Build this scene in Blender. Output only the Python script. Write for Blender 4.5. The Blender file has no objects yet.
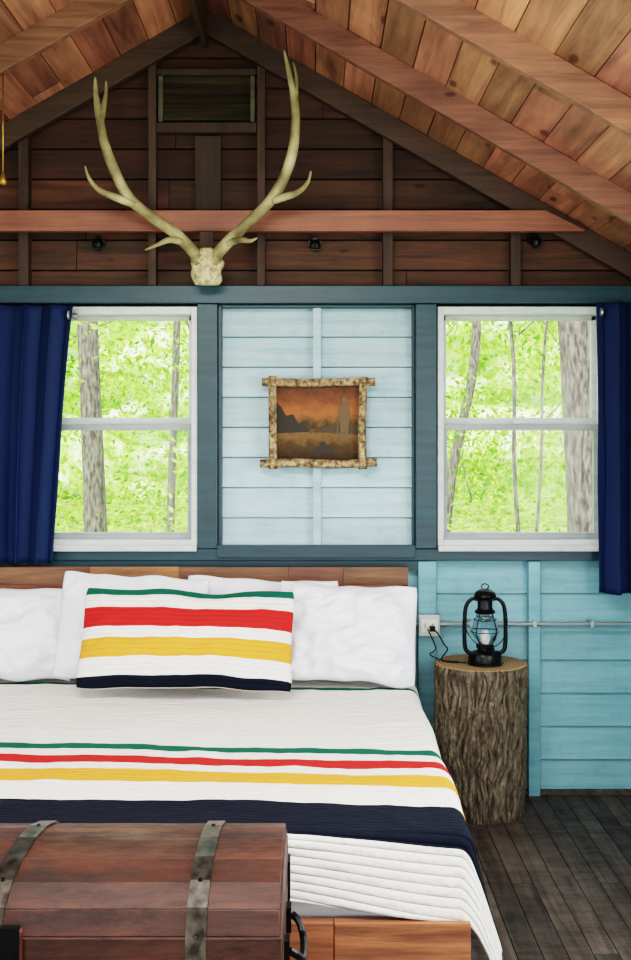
import bpy, math, random
import numpy as np
from mathutils import Vector, Matrix, noise
random.seed(7); np.random.seed(7)
sc = bpy.context.scene
F = 1150.0; CH = 1.68
def X(px, y=5.35): return (px-315.5)*y/F
def Z(py, y=5.35): return CH+(434-py)*y/F

# ------------------------------------------------------------ helpers
def lin(c):
    return tuple(((v/255)/12.92 if v/255<=.04045 else ((v/255+.055)/1.055)**2.4) for v in c)+(1,)
def newmat(name, col=(128,128,128), rough=.5, metal=0.0):
    m=bpy.data.materials.new(name); m.use_nodes=True
    nt=m.node_tree; b=nt.nodes['Principled BSDF']
    b.inputs['Base Color'].default_value=lin(col); b.inputs['Roughness'].default_value=rough
    b.inputs['Metallic'].default_value=metal
    return m,nt,b
def N(nt,t,**k):
    n=nt.nodes.new(t)
    for a,v in k.items(): setattr(n,a,v)
    return n
def L(nt,a,b): nt.links.new(a,b)
def ramp(nt, stops, interp='LINEAR'):
    r=N(nt,'ShaderNodeValToRGB'); cr=r.color_ramp; cr.interpolation=interp
    while len(cr.elements)>1: cr.elements.remove(cr.elements[-1])
    cr.elements[0].position=stops[0][0]; cr.elements[0].color=stops[0][1]
    for p,c in stops[1:]:
        e=cr.elements.new(p); e.color=c
    return r
def math_(nt,op,a,b=None):
    n=N(nt,'ShaderNodeMath',operation=op)
    for i,v in enumerate((a,b)):
        if v is None: continue
        if isinstance(v,(int,float)): n.inputs[i].default_value=v
        else: L(nt,v,n.inputs[i])
    return n.outputs[0]
def bump(nt,b,h,strength=.3,dist=.01):
    n=N(nt,'ShaderNodeBump'); n.inputs['Strength'].default_value=strength; n.inputs['Distance'].default_value=dist
    L(nt,h,n.inputs['Height']); L(nt,n.outputs[0],b.inputs['Normal'])
def mixc(nt,f,a,b,mode='MIX'):
    n=N(nt,'ShaderNodeMix',data_type='RGBA',blend_type=mode)
    if isinstance(f,(int,float)): n.inputs[0].default_value=f
    else: L(nt,f,n.inputs[0])
    for i,v in ((6,a),(7,b)):
        if isinstance(v,tuple): n.inputs[i].default_value=v
        else: L(nt,v,n.inputs[i])
    return n.outputs[2]
def coords(nt, scale, island=True):
    tc=N(nt,'ShaderNodeTexCoord'); src=tc.outputs['Object']
    g=N(nt,'ShaderNodeNewGeometry')
    if island:
        s=N(nt,'ShaderNodeVectorMath',operation='SCALE'); s.inputs[0].default_value=(31,17,23)
        L(nt,g.outputs['Random Per Island'],s.inputs[3])
        a=N(nt,'ShaderNodeVectorMath',operation='ADD'); L(nt,src,a.inputs[0]); L(nt,s.outputs[0],a.inputs[1]); src=a.outputs[0]
    mp=N(nt,'ShaderNodeMapping'); mp.inputs['Scale'].default_value=scale; L(nt,src,mp.inputs[0])
    return mp.outputs[0], g.outputs['Random Per Island'], src
def wood(name, dark, light, axis='x', k=22, along=1.3, vary=.5, hue=.02, rough=.55, knots=0, bs=.25, sat=1.0, worn=0, spec=.5):
    m,nt,b=newmat(name,light,rough)
    b.inputs['Specular IOR Level'].default_value=spec
    s=[k,k,k]; s['xyz'.index(axis)]=along
    v,isl,src=coords(nt,tuple(s))
    n=N(nt,'ShaderNodeTexNoise'); n.inputs['Scale'].default_value=1; n.inputs['Detail'].default_value=8; n.inputs['Roughness'].default_value=.7
    n.inputs['Distortion'].default_value=.6; L(nt,v,n.inputs['Vector'])
    r=ramp(nt,[(.3,lin(dark)),(.68,lin(light))]); L(nt,n.outputs['Fac'],r.inputs[0])
    col=r.outputs[0]
    n2=N(nt,'ShaderNodeTexNoise'); n2.inputs['Scale'].default_value=2.5; n2.inputs['Detail'].default_value=3; L(nt,src,n2.inputs['Vector'])
    r2=ramp(nt,[(.35,(.6,.56,.54,1)),(.6,(1,1,1,1))]); L(nt,n2.outputs['Fac'],r2.inputs[0])
    col=mixc(nt,.8,col,r2.outputs[0],'MULTIPLY')
    if knots:
        s2=[7,7,7]; s2['xyz'.index(axis)]=3.2
        mp=N(nt,'ShaderNodeMapping'); mp.inputs['Scale'].default_value=tuple(s2); L(nt,src,mp.inputs[0])
        vo=N(nt,'ShaderNodeTexVoronoi'); vo.inputs['Scale'].default_value=1; L(nt,mp.outputs[0],vo.inputs['Vector'])
        r3=ramp(nt,[(.0,(.16,.08,.05,1)),(knots*.6,(.3,.16,.1,1)),(knots,(1,1,1,1))]); L(nt,vo.outputs['Distance'],r3.inputs[0])
        col=mixc(nt,.9,col,r3.outputs[0],'MULTIPLY')
    if worn:
        n4=N(nt,'ShaderNodeTexNoise'); n4.inputs['Scale'].default_value=9; n4.inputs['Detail'].default_value=9; n4.inputs['Roughness'].default_value=.8
        mp4=N(nt,'ShaderNodeMapping'); mp4.inputs['Scale'].default_value=(.45,1,1); L(nt,src,mp4.inputs[0]); L(nt,mp4.outputs[0],n4.inputs['Vector'])
        r4=ramp(nt,[(.38,(.25,.2,.19,1)),(.5,(.85,.85,.85,1)),(.62,(1.2,1.12,1.05,1)),(.7,(1.7,1.55,1.45,1))]); L(nt,n4.outputs['Fac'],r4.inputs[0])
        col=mixc(nt,worn,col,r4.outputs[0],'MULTIPLY')
        rr=ramp(nt,[(.35,(.75,.75,.75,1)),(.6,(.42,.42,.42,1))]); L(nt,n4.outputs['Fac'],rr.inputs[0]); L(nt,rr.outputs[0],b.inputs['Roughness'])
    h=N(nt,'ShaderNodeHueSaturation'); L(nt,col,h.inputs['Color'])
    val=math_(nt,'MULTIPLY_ADD',isl,vary); val.node.inputs[2].default_value=1-vary*.5; L(nt,val,h.inputs['Value'])
    fr=math_(nt,'FRACT',math_(nt,'MULTIPLY',isl,13.7))
    hu=math_(nt,'MULTIPLY_ADD',fr,hue); hu.node.inputs[2].default_value=.5-hue*.5; L(nt,hu,h.inputs['Hue'])
    h.inputs['Saturation'].default_value=sat
    L(nt,h.outputs[0],b.inputs['Base Color'])
    bump(nt,b,n.outputs['Fac'],bs,.006)
    return m
def paint(name,col,col2,rough=.45,vary=.08,bs=.2,wear=0):
    m,nt,b=newmat(name,col,rough)
    v,isl,src=coords(nt,(2,12,34))
    n=N(nt,'ShaderNodeTexNoise'); n.inputs['Scale'].default_value=1; n.inputs['Detail'].default_value=8; n.inputs['Roughness'].default_value=.65; L(nt,v,n.inputs['Vector'])
    r=ramp(nt,[(.3,lin(col2)),(.6,lin(col))]); L(nt,n.outputs['Fac'],r.inputs[0])
    n2=N(nt,'ShaderNodeTexNoise'); n2.inputs['Scale'].default_value=6; n2.inputs['Detail'].default_value=9; n2.inputs['Roughness'].default_value=.78; L(nt,src,n2.inputs['Vector'])
    r2=ramp(nt,[(.32,(.72,.77,.78,1)),(.5,(1,1,1,1)),(.72,(1.1,1.08,1.05,1))]); L(nt,n2.outputs['Fac'],r2.inputs[0])
    h=N(nt,'ShaderNodeHueSaturation'); L(nt,mixc(nt,.8,r.outputs[0],r2.outputs[0],'MULTIPLY'),h.inputs['Color'])
    val=math_(nt,'MULTIPLY_ADD',isl,vary); val.node.inputs[2].default_value=1-vary/2; L(nt,val,h.inputs['Value'])
    L(nt,h.outputs[0],b.inputs['Base Color']); bump(nt,b,n.outputs['Fac'],bs,.005)
    return m

def mk(name, verts, faces, mat=None, parent=None, smooth=False, bevel=0, uv=None):
    me=bpy.data.meshes.new(name); me.from_pydata([tuple(v) for v in verts],[],[tuple(f) for f in faces]); me.update()
    o=bpy.data.objects.new(name,me); sc.collection.objects.link(o)
    if mat: me.materials.append(mat)
    if smooth:
        me.polygons.foreach_set('use_smooth',[True]*len(me.polygons))
    if uv is not None:
        ul=me.uv_layers.new(name='UVMap')
        for l in me.loops: ul.data[l.index].uv=uv[l.vertex_index]
    if bevel:
        md=o.modifiers.new('bevel','BEVEL'); md.width=bevel; md.segments=2; md.limit_method='ANGLE'
    if parent is not None:
        o.parent=parent; o.matrix_parent_inverse=Matrix.Translation(-parent.location)
    return o
def empty(name,loc):
    e=bpy.data.objects.new(name,None); e.location=loc; e.empty_display_size=.1; sc.collection.objects.link(e); return e
class MB:
    def __init__(s): s.v=[]; s.f=[]
    def add(s,v,f):
        o=len(s.v); s.v+=[tuple(a) for a in v]; s.f+=[tuple(i+o for i in q) for q in f]; return s
    def box(s,x0,x1,y0,y1,z0,z1):
        return s.add([(x0,y0,z0),(x1,y0,z0),(x1,y1,z0),(x0,y1,z0),(x0,y0,z1),(x1,y0,z1),(x1,y1,z1),(x0,y1,z1)],
            [(0,3,2,1),(4,5,6,7),(0,1,5,4),(1,2,6,5),(2,3,7,6),(3,0,4,7)])
    def prism_y(s,poly,y0,y1):
        n=len(poly); v=[(p[0],y0,p[1]) for p in poly]+[(p[0],y1,p[1]) for p in poly]
        f=[tuple(range(n)),tuple(range(2*n-1,n-1,-1))]+[(i,i+n,(i+1)%n+n,(i+1)%n) for i in range(n)]
        return s.add(v,f)
    def prism_x(s,poly,x0,x1):
        n=len(poly); v=[(x0,p[0],p[1]) for p in poly]+[(x1,p[0],p[1]) for p in poly]
        f=[tuple(range(n-1,-1,-1)),tuple(range(n,2*n))]+[(i,(i+1)%n,(i+1)%n+n,i+n) for i in range(n)]
        return s.add(v,f)
    def tube(s,pts,rads,seg=10,smooth=3,jit=0):
        pts=[Vector(p) for p in pts]
        if smooth>1 and len(pts)>2:
            P=[];R=[]
            for i in range(len(pts)-1):
                a=pts[max(i-1,0)];b=pts[i];c=pts[i+1];d=pts[min(i+2,len(pts)-1)]
                for j in range(smooth):
                    t=j/smooth
                    P.append(.5*((2*b)+(c-a)*t+(2*a-5*b+4*c-d)*t*t+(3*b-a-3*c+d)*t**3)); R.append(rads[i]*(1-t)+rads[i+1]*t)
            P.append(pts[-1]);R.append(rads[-1])
        else: P=pts;R=list(rads)
        v=[];prev=None
        for i,p in enumerate(P):
            t=(P[min(i+1,len(P)-1)]-P[max(i-1,0)]).normalized()
            if prev is None:
                prev=t.orthogonal().normalized()
            prev=(prev-t*prev.dot(t)).normalized(); q=t.cross(prev)
            for k in range(seg):
                a=2*math.pi*k/seg; r=R[i]
                if jit: r*=1+jit*noise.noise(Vector((math.cos(a)*2,math.sin(a)*2,i*.35)))
                v.append(p+prev*math.cos(a)*r+q*math.sin(a)*r)
        f=[]
        for i in range(len(P)-1):
            for k in range(seg):
                a=i*seg+k;b=i*seg+(k+1)%seg; f.append((a,b,b+seg,a+seg))
        f.append(tuple(range(seg-1,-1,-1))); f.append(tuple(range((len(P)-1)*seg,len(P)*seg)))
        return s.add(v,f)
    def lathe(s,prof,c,seg=28):
        v=[];f=[]
        for r,z in prof:
            for k in range(seg):
                a=2*math.pi*k/seg; v.append((c[0]+r*math.cos(a),c[1]+r*math.sin(a),c[2]+z))
        for i in range(len(prof)-1):
            for k in range(seg):
                a=i*seg+k;b=i*seg+(k+1)%seg; f.append((a,b,b+seg,a+seg))
        return s.add(v,f)
    def make(s,name,mat,parent=None,**k): return mk(name,s.v,s.f,mat,parent,**k)

# ------------------------------------------------------------ materials
M_deck=wood('pine_deck',(92,54,38),(184,118,84),'y',k=16,along=1.1,vary=.85,hue=.022,knots=.17,rough=.6,sat=.93)
M_raft=wood('rafter_wood',(80,49,38),(138,93,71),'x',k=34,along=2,vary=.2,rough=.6,knots=.1)
M_raftd=wood('rafter_dark_wood',(36,24,18),(74,50,36),'x',k=34,along=2,vary=.3,rough=.6)
M_tie=wood('tie_beam_wood',(112,68,50),(160,104,78),'x',k=38,along=1.5,vary=.1,rough=.55,knots=.08)
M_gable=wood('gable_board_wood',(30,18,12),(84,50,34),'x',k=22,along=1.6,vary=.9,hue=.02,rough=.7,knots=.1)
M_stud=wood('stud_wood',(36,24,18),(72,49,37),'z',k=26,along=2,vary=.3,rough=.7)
M_blue=paint('light_blue_paint',(168,195,204),(142,175,187),vary=.14)
M_blue2=paint('aqua_blue_paint',(118,170,182),(94,149,163),vary=.14)
M_teal=paint('teal_paint',(11,56,69),(5,38,49),rough=.42,vary=.12)
M_white=paint('window_white',(200,204,204),(180,186,188),rough=.4,vary=.05,bs=.03)
M_greyv=paint('window_grey',(150,158,160),(130,138,142),rough=.4,vary=.05,bs=.03)
M_floor=wood('floor_planks',(36,30,27),(92,81,73),'y',k=30,along=1.4,vary=.6,hue=.01,rough=.5,bs=.4,sat=.95,spec=.35,worn=.5)
M_acacia=wood('acacia_wood',(74,43,28),(156,100,66),'x',k=34,along=2.2,vary=.8,hue=.025,rough=.42)
M_chest=wood('chest_wood',(38,20,15),(88,48,35),'x',k=10,along=1.4,vary=.12,hue=.01,rough=.5,bs=.3,sat=1.0,worn=.8,spec=.4)
M_black,_,_=newmat('black_metal',(22,24,26),.35,.7)
M_iron,nt,b=newmat('aged_steel',(120,118,112),.38,.9)
n=N(nt,'ShaderNodeTexNoise'); n.inputs['Scale'].default_value=14; n.inputs['Detail'].default_value=6; r=ramp(nt,[(.35,lin((50,46,42))),(.65,lin((108,104,98)))]); L(nt,n.outputs[0],r.inputs[0]); L(nt,r.outputs[0],b.inputs['Base Color'])
M_steel,_,_=newmat('galvanised_steel',(170,174,176),.35,.8)
M_ivory,_,_=newmat('ivory_plastic',(220,218,208),.4)

def fabric(name,stops=None,col=(232,233,238),quilt=False,lines=1.0,bd=.008,bs=.6):
    m,nt,b=newmat(name,col,.9)
    b.inputs['Specular IOR Level'].default_value=.15
    uv=N(nt,'ShaderNodeTexCoord')
    if stops:
        sp=N(nt,'ShaderNodeSeparateXYZ'); L(nt,uv.outputs['UV'],sp.inputs[0])
        r=ramp(nt,stops,'CONSTANT'); L(nt,sp.outputs[1],r.inputs[0]); L(nt,r.outputs[0],b.inputs['Base Color'])
    no=N(nt,'ShaderNodeTexNoise'); no.inputs['Scale'].default_value=14; no.inputs['Detail'].default_value=3; L(nt,uv.outputs['Object'],no.inputs['Vector'])
    h=no.outputs['Fac']
    if quilt:
        no.inputs['Scale'].default_value=26; no.inputs['Detail'].default_value=2
        vo=N(nt,'ShaderNodeTexVoronoi',feature='SMOOTH_F1'); vo.inputs['Scale'].default_value=60; L(nt,uv.outputs['Object'],vo.inputs['Vector'])
        s=math_(nt,'SINE',math_(nt,'MULTIPLY',sp.outputs[1],quilt))
        s=math_(nt,'POWER',math_(nt,'ABSOLUTE',s),.4)
        h=math_(nt,'ADD',math_(nt,'MULTIPLY',s,lines),math_(nt,'ADD',math_(nt,'MULTIPLY',vo.outputs['Distance'],-.5),math_(nt,'MULTIPLY',h,.5)))
        bump(nt,b,h,bs,bd)
    else: bump(nt,b,h,.22,.010)
    return m
WH=lin((232,229,223)); GR=lin((20,88,72)); RD=lin((192,42,40)); YE=lin((222,148,58)); NV=lin((14,19,32))
SL=2.6
def st(lst):
    out=[(0,WH)]
    for a,b_,c in lst: out+=[(a,c),(b_,WH)]
    return out
M_quilt=fabric('quilt_fabric',st([(.12/SL,.155/SL,GR),(1.08/SL,1.145/SL,GR),(1.215/SL,1.295/SL,RD),(1.37/SL,1.485/SL,YE),(1.67/SL,1.91/SL,NV)]),quilt=math.pi*SL/.022,bd=.008,bs=.7)
M_pst=fabric('striped_pillow_fabric',st([(0.0,.10,NV),(.27,.46,YE),(.57,.77,RD),(.91,1.0,GR)]),quilt=math.pi*20,bd=.006)
M_pil=fabric('white_cotton',col=(228,229,237))
M_sheet=fabric('sheet_cotton',col=(216,218,224))
M_curt,nt,b=newmat('navy_curtain',(9,32,70),.75); b.inputs['Specular IOR Level'].default_value=.3

# ------------------------------------------------------------ room shell
XR=-.51; SLP=.575; ZAP=3.52
XL,XW=-2.62,1.60
YF=-1.9
def zl(x,off=0): return ZAP+off-SLP*abs(x-XR)
RD_=.115
mb=MB(); x=XL-.05
while x<XW+.05:
    w=.083; y=YF-random.random()*2
    while y<5.5:
        l=random.uniform(1.2,2.6); y0=max(y,YF-.1); y1=min(y+l,5.5)
        if y1>y0+.02: mb.box(x,x+w-.003,y0,y1-.003,-.03,0)
        y+=l
    x+=w
mb.make('floor',M_floor)
MB().box(XL-.1,XW+.1,YF-.1,5.5,-.16,-.032).make('floor_subfloor',M_black)
mb=MB()
for sgn in (1,-1):
    s=0; end=(XW-XR+.3 if sgn>0 else XR-XL+.3)
    while s<end:
        w=.128; y=YF-random.random()
        while y<5.6:
            l=random.choice([.84,1.68,1.68,2.5]); y0=max(y,YF-.2); y1=min(y+l,5.6)
            xa=XR+sgn*s; xb=XR+sgn*(s+w-.004); j=random.uniform(-.003,.003)
            za=zl(xa,RD_+j); zb=zl(xb,RD_+j)
            poly=[(xa,za),(xb,zb),(xb,zb+.025),(xa,za+.025)]
            if sgn<0: poly=poly[::-1]
            if y1>y0+.02: mb.prism_y(poly,y0,y1-.003)
            y+=l
        s+=w
mb.make('ceiling',M_deck)
mb=MB()
for sgn in (1,-1):
    e=XR+sgn*2.6
    p=[(XR,zl(XR,RD_+.03)),(e,zl(e,RD_+.03)),(e,zl(e,RD_+.1)),(XR,zl(XR,RD_+.1))]
    mb.prism_y(p if sgn>0 else p[::-1],YF-.25,5.75)
mb.make('ceiling_roof_sheathing',M_black)
def rafter(mb,sgn,y0,y1,end,th=RD_):
    e=XR+sgn*end
    p=[(XR,zl(XR)),(e,zl(e)),(e,zl(e,th)),(XR,zl(XR,th))]
    mb.prism_y(p if sgn>0 else p[::-1],y0,y1)
ry=[4.54-.83*i for i in range(8)]
mb=MB()
for y in ry:
    if y>YF:
        rafter(mb,1,y-.02,y+.02,XW-XR); rafter(mb,-1,y-.02,y+.02,XR-XL)
mb.make('ceiling_rafters',M_raft,bevel=.003)
mb=MB(); rafter(mb,1,5.27,5.31,XW-XR); rafter(mb,-1,5.27,5.31,XR-XL)
mb.make('trim_gable_rafters',M_raftd,bevel=.003)
MB().box(XR-.012,XR+.012,YF,5.31,ZAP-.06,ZAP+RD_-.012).make('ceiling_ridge_board',M_raftd)
z0,z1=Z(232,5.25),Z(211,5.25)
xe0=X(584,5.25); xe1=X(545,5.25)
MB().prism_y([(XL,z0),(xe0,z0),(xe0,z0+.008),(xe1,z1),(XL,z1)],5.228,5.268).make('tie_beam',M_tie,bevel=.003)
mb=MB(); zz=2.30
while zz<zl(XR,RD_)-.02:
    h=.142; zt=min(zz+h,zl(XR,RD_)-.01)
    xl=lambda q:XR-(zl(XR,RD_)-q)/SLP; xr=lambda q:XR+(zl(XR,RD_)-q)/SLP
    y=5.395; j=random.uniform(0,.006)
    xs=[None,random.uniform(-1.2,.8),None]
    segs=[(xl(zz),xl(zt),xs[1],xs[1]),(xs[1]+.003,xs[1]+.003,xr(zz),xr(zt))] if xl(zz)<xs[1]<xr(zz) and xl(zt)<xs[1]<xr(zt) else [(xl(zz),xl(zt),xr(zz),xr(zt))]
    for a,b_,c,d in segs:
        mb.add([(a,y-.02-j,zz+.006),(c,y-.02-j,zz+.006),(d,y-.002-j,zt),(b_,y-.002-j,zt),(a,y+.02,zz+.006),(c,y+.02,zz+.006),(d,y+.02,zt),(b_,y+.02,zt)],
           [(0,1,2,3),(7,6,5,4),(0,4,5,1),(3,2,6,7),(0,3,7,4),(1,5,6,2)])
    zz+=h
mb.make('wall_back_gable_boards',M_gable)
MB().prism_y([(XL-.1,2.3),(XW+.1,2.3),(XR,zl(XR,RD_+.03))],5.42,5.5).make('wall_back_gable',M_black)
mb=MB()
for a,b_ in ((18,28),(148,156),(257,265),(383,393),(511,521)):
    xa,xb=X(a,5.31),X(b_,5.31); 
    mb.add([(xa,5.312,2.36),(xb,5.312,2.36),(xb,5.38,2.36),(xa,5.38,2.36),(xa,5.312,zl(xa,.1)),(xb,5.312,zl(xb,.1)),(xb,5.38,zl(xb,.1)),(xa,5.38,zl(xa,.1))],
       [(0,3,2,1),(4,5,6,7),(0,1,5,4),(1,2,6,5),(2,3,7,6),(3,0,4,7)])
mb.box(X(157),X(257),5.32,5.38,Z(134),Z(124)); mb.box(X(157),X(257),5.33,5.38,Z(76),Z(70))
mb.box(X(195),X(221),5.345,5.38,Z(210),Z(136))
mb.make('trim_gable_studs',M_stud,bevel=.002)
v=empty('gable_vent',(X(206),5.36,Z(98)))
M_vent=wood('vent_wood',(48,46,34),(88,84,62),'x',k=26,vary=.3)
mb=MB(); xa,xb=X(159),X(255)
mb.box(xa,xa+.02,5.33,5.378,Z(123),Z(77)); mb.box(xb-.02,xb,5.33,5.378,Z(123),Z(77))
for i in range(5):
    z=Z(121)+i*.043; mb.prism_x([(5.335,z),(5.342,z-.0),(5.376,z+.036),(5.37,z+.04)],xa+.02,xb-.02)
mb.make('louvers',M_vent,v)

WZ0,WZ1=Z(547),Z(307)
LW=(X(30),X(198)); RW=(X(437),X(606))
def lap(mb,x0,x1,z0,z1,h,yb=5.41,tb=.034,tt=.012,gap=.003):
    z=z0
    while z<z1-.01:
        zt=min(z+h,z1); za=z+gap
        mb.add([(x0,yb-tb,za+.003),(x1,yb-tb,za+.003),(x1,yb-tt,zt),(x0,yb-tt,zt),(x0,yb,za),(x1,yb,za),(x1,yb,zt),(x0,yb,zt),(x0,yb-tb+.004,za),(x1,yb-tb+.004,za)],
           [(0,1,2,3),(7,6,5,4),(8,9,1,0),(4,5,9,8),(3,2,6,7),(0,3,7,4,8),(1,9,5,6,2)])
        z+=h
mb=MB(); lap(mb,X(216),X(417),Z(549),Z(300),.141); mb.make('wall_back_center_siding',M_blue)
mb=MB(); lap(mb,XL,XW,.0,Z(556),.155); mb.make('wall_back_lower_siding',M_blue2)
mb=MB(); lap(mb,XL,LW[0]-.03,Z(556),2.33,.141); lap(mb,RW[1]+.03,XW,Z(556),2.33,.141); mb.make('wall_back_side_siding',M_teal)
mb=MB()
mb.box(XL-.1,LW[0],5.412,5.5,WZ0-.03,2.40).box(LW[1],RW[0],5.412,5.5,WZ0-.03,2.40).box(RW[1],XW+.1,5.412,5.5,WZ0-.03,2.40)
mb.box(XL-.1,XW+.1,5.412,5.5,-.16,WZ0-.03).box(LW[0],LW[1],5.412,5.5,WZ1,2.4).box(RW[0],RW[1],5.412,5.5,WZ1,2.4)
mb.make('wall_back',M_teal)
mb=MB()
mb.box(XL,XW,5.295,5.41,Z(304.5),Z(287))
mb.box(X(198),X(218),5.315,5.411,Z(548),Z(304.5)-.001); mb.box(X(415),X(436),5.315,5.411,Z(548),Z(304.5)-.001)
mb.box(X(218)+.001,X(222),5.34,5.411,Z(546),Z(304.5)-.001); mb.box(X(412),X(415)-.001,5.34,5.411,Z(546),Z(304.5)-.001)
mb.box(X(222)+.001,X(412)-.001,5.335,5.411,Z(308),Z(304.5)-.001)
mb.box(XL,XW,5.318,5.411,Z(560),Z(548.5)); mb.box(X(218),X(415),5.30,5.317,Z(557),Z(544))
mb.box(X(22),X(30),5.33,5.411,Z(548),Z(305)); mb.box(X(606),X(614),5.33,5.411,Z(548),Z(305))
mb.make('trim_teal_frame',M_teal,bevel=.003)
mb=MB(); mb.box(X(313),X(321),5.345,5.392,Z(546),Z(308)); mb.make('trim_center_batten',M_blue,bevel=.002)
mb=MB(); mb.box(X(418),X(436),5.335,5.392,.0,Z(561)); mb.box(X(528),X(539.5),5.33,5.392,.0,Z(561)); mb.box(XL,X(418)-.002,5.34,5.39,.0,.09)
mb.make('trim_lower_studs',M_blue2,bevel=.003)
MB().box(XL,X(418)-.002,5.335,5.379,Z(570),Z(560.5)).make('trim_lower_rail',M_teal)
MB().box(X(418),XW,5.35,5.373,0,.022).make('baseboard_back',M_floor)
def sidewall(name,x0,x1,wy0,wy1):
    mb=MB(); zt=2.36
    mb.box(x0,x1,YF,wy0,-.16,zt).box(x0,x1,wy1,5.5,-.16,zt).box(x0,x1,wy0,wy1,-.16,.95).box(x0,x1,wy0,wy1,2.15,zt)
    mb.make(name,M_blue2)
sidewall('wall_right',XW,XW+.1,1.4,3.9); sidewall('wall_left',XL-.1,XL,1.4,3.9)
mb=MB(); mb.box(XL-.1,-1.9,YF-.1,YF,-.16,2.36).box(1.0,XW+.1,YF-.1,YF,-.16,2.36).box(-1.9,1.0,YF-.1,YF,2.25,2.36)
mb.prism_y([(XL-.1,2.36),(XW+.1,2.36),(XR,zl(XR,RD_))],YF-.1,YF)
mb.make('wall_front',M_blue2)
M_glass=bpy.data.materials.new('window_glass'); M_glass.use_nodes=True; nt=M_glass.node_tree; nt.nodes.clear()
o_=N(nt,'ShaderNodeOutputMaterial'); mx=N(nt,'ShaderNodeMixShader'); mx.inputs[0].default_value=.006
t_=N(nt,'ShaderNodeBsdfTransparent'); g_=N(nt,'ShaderNodeBsdfGlossy'); g_.inputs['Roughness'].default_value=.1
L(nt,t_.outputs[0],mx.inputs[1]); L(nt,g_.outputs[0],mx.inputs[2]); L(nt,mx.outputs[0],o_.inputs[0])
def window(name,x0,x1):
    e=empty(name,((x0+x1)/2,5.4,WZ0))
    a,b_=x0+.001,x1-.001; z0,z1=WZ0-.01,WZ1-.001
    mb=MB(); fw=.028
    mb.box(a,a+fw,5.325,5.49,z0,z1).box(b_-fw,b_,5.325,5.49,z0,z1).box(a+fw,b_-fw,5.325,5.49,z1-.035,z1).box(a+fw,b_-fw,5.33,5.49,z0,z0+.045)
    mb.box(a-.0,b_,5.285,5.33,z0-.004,z0+.022)
    mb.make('frame',M_white,e,bevel=.002)
    zm=Z(424); s=.022
    mb=MB()
    mb.box(a+fw,a+fw+s,5.375,5.405,z0+.045,zm).box(b_-fw-s,b_-fw,5.375,5.405,z0+.045,zm).box(a+fw,b_-fw,5.373,5.407,z0+.045,z0+.075).box(a+fw,b_-fw,5.37,5.407,zm-.03,zm)
    mb.make('lower_sash',M_greyv,e,bevel=.002)
    mb=MB()
    mb.box(a+fw,a+fw+s,5.425,5.455,zm,z1-.035).box(b_-fw-s,b_-fw,5.425,5.455,zm,z1-.035).box(a+fw,b_-fw,5.425,5.455,z1-.055,z1-.035).box(a+fw,b_-fw,5.423,5.457,zm-.005,zm+.03)
    mb.box((a+b_)/2-.03,(a+b_)/2+.03,5.39,5.405,zm+.001,zm+.014)
    mb.make('upper_sash',M_white,e,bevel=.002)
    MB().box(a+fw+s,b_-fw-s,5.388,5.391,z0+.075,zm-.03).box(a+fw+s,b_-fw-s,5.438,5.441,zm+.03,z1-.055).make('glass',M_glass,e)
window('window_1',*LW); window('window_2',*RW)

# ------------------------------------------------------------ curtains
def curtain(name,top,bot,ztop,zbot,folds,yc=5.225,seed=0,rodx=None):
    e=empty(name,((top[0]+top[1])/2,yc,ztop))
    nu,nv=200,40; vs=[];fs=[]
    for j in range(nv+1):
        t=j/nv; tt=t**.8
        a=top[0]*(1-tt)+bot[0]*tt; b_=top[1]*(1-tt)+bot[1]*tt
        for i in range(nu+1):
            u=i/nu; uu=u+.02*noise.noise(Vector((u*3,t*1.5,seed)))*math.sin(math.pi*u)
            ph=uu*folds*2*math.pi+.9*noise.noise(Vector((u*4,t*2,seed+3)))*(t+.2)
            amp=.036*(1+.4*noise.noise(Vector((u*5,t*2,seed))))
            x=a+(b_-a)*uu+.014*math.sin(2*ph)
            yy=yc+amp*math.sin(ph)+.008*math.sin(ph*2.3+seed)
            vs.append((x,min(yy,5.262),ztop+(zbot-ztop)*t+.004*math.sin(ph+1)*t))
    for j in range(nv):
        for i in range(nu):
            k=j*(nu+1)+i; fs.append((k,k+1,k+nu+2,k+nu+1))
    o=mk('cloth',vs,fs,M_curt,e,smooth=True); md=o.modifiers.new('s','SOLIDIFY'); md.thickness=.003
    zr=ztop-.045; yr=yc+.05; mb=MB(); mb.tube([(rodx[0],yr,zr),(rodx[1],yr,zr)],[.009,.009],12,1)
    mb.make('rod',M_steel,e,smooth=True)
    mb=MB(); inner=abs(rodx[1])<abs(rodx[0])
    xe=rodx[1] if inner else rodx[0]; sg=1 if inner else -1
    xg=(top[1]-.02) if inner else (top[0]+.02)
    mb.tube([(xg-.004,yc-.01,zr),(xg+.004,yc-.01,zr)],[.021,.021],16,1)
    mb.tube([(xe-.012,yr,zr),(xe+.012,yr,zr)],[.014,.014],12,1); mb.box(xe-.008,xe+.008,yr,5.30,zr-.006,zr+.006)
    mb.box(xe-.012,xe+.012,5.285,5.295,zr-.02,zr+.035)
    mb.make('grommets_and_bracket',M_steel,e)
y=5.21
curtain('curtain',(X(-70,y),X(73,y)),(X(-62,y),X(52,y)),Z(305,y),Z(564,y),5.5,seed=1,rodx=(-2.1,X(72,y)))
curtain('curtain',(X(597,y),1.585),(X(600,y),1.58),Z(302,y),Z(594,y),2.5,seed=9,rodx=(X(604,y),1.6))

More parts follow.
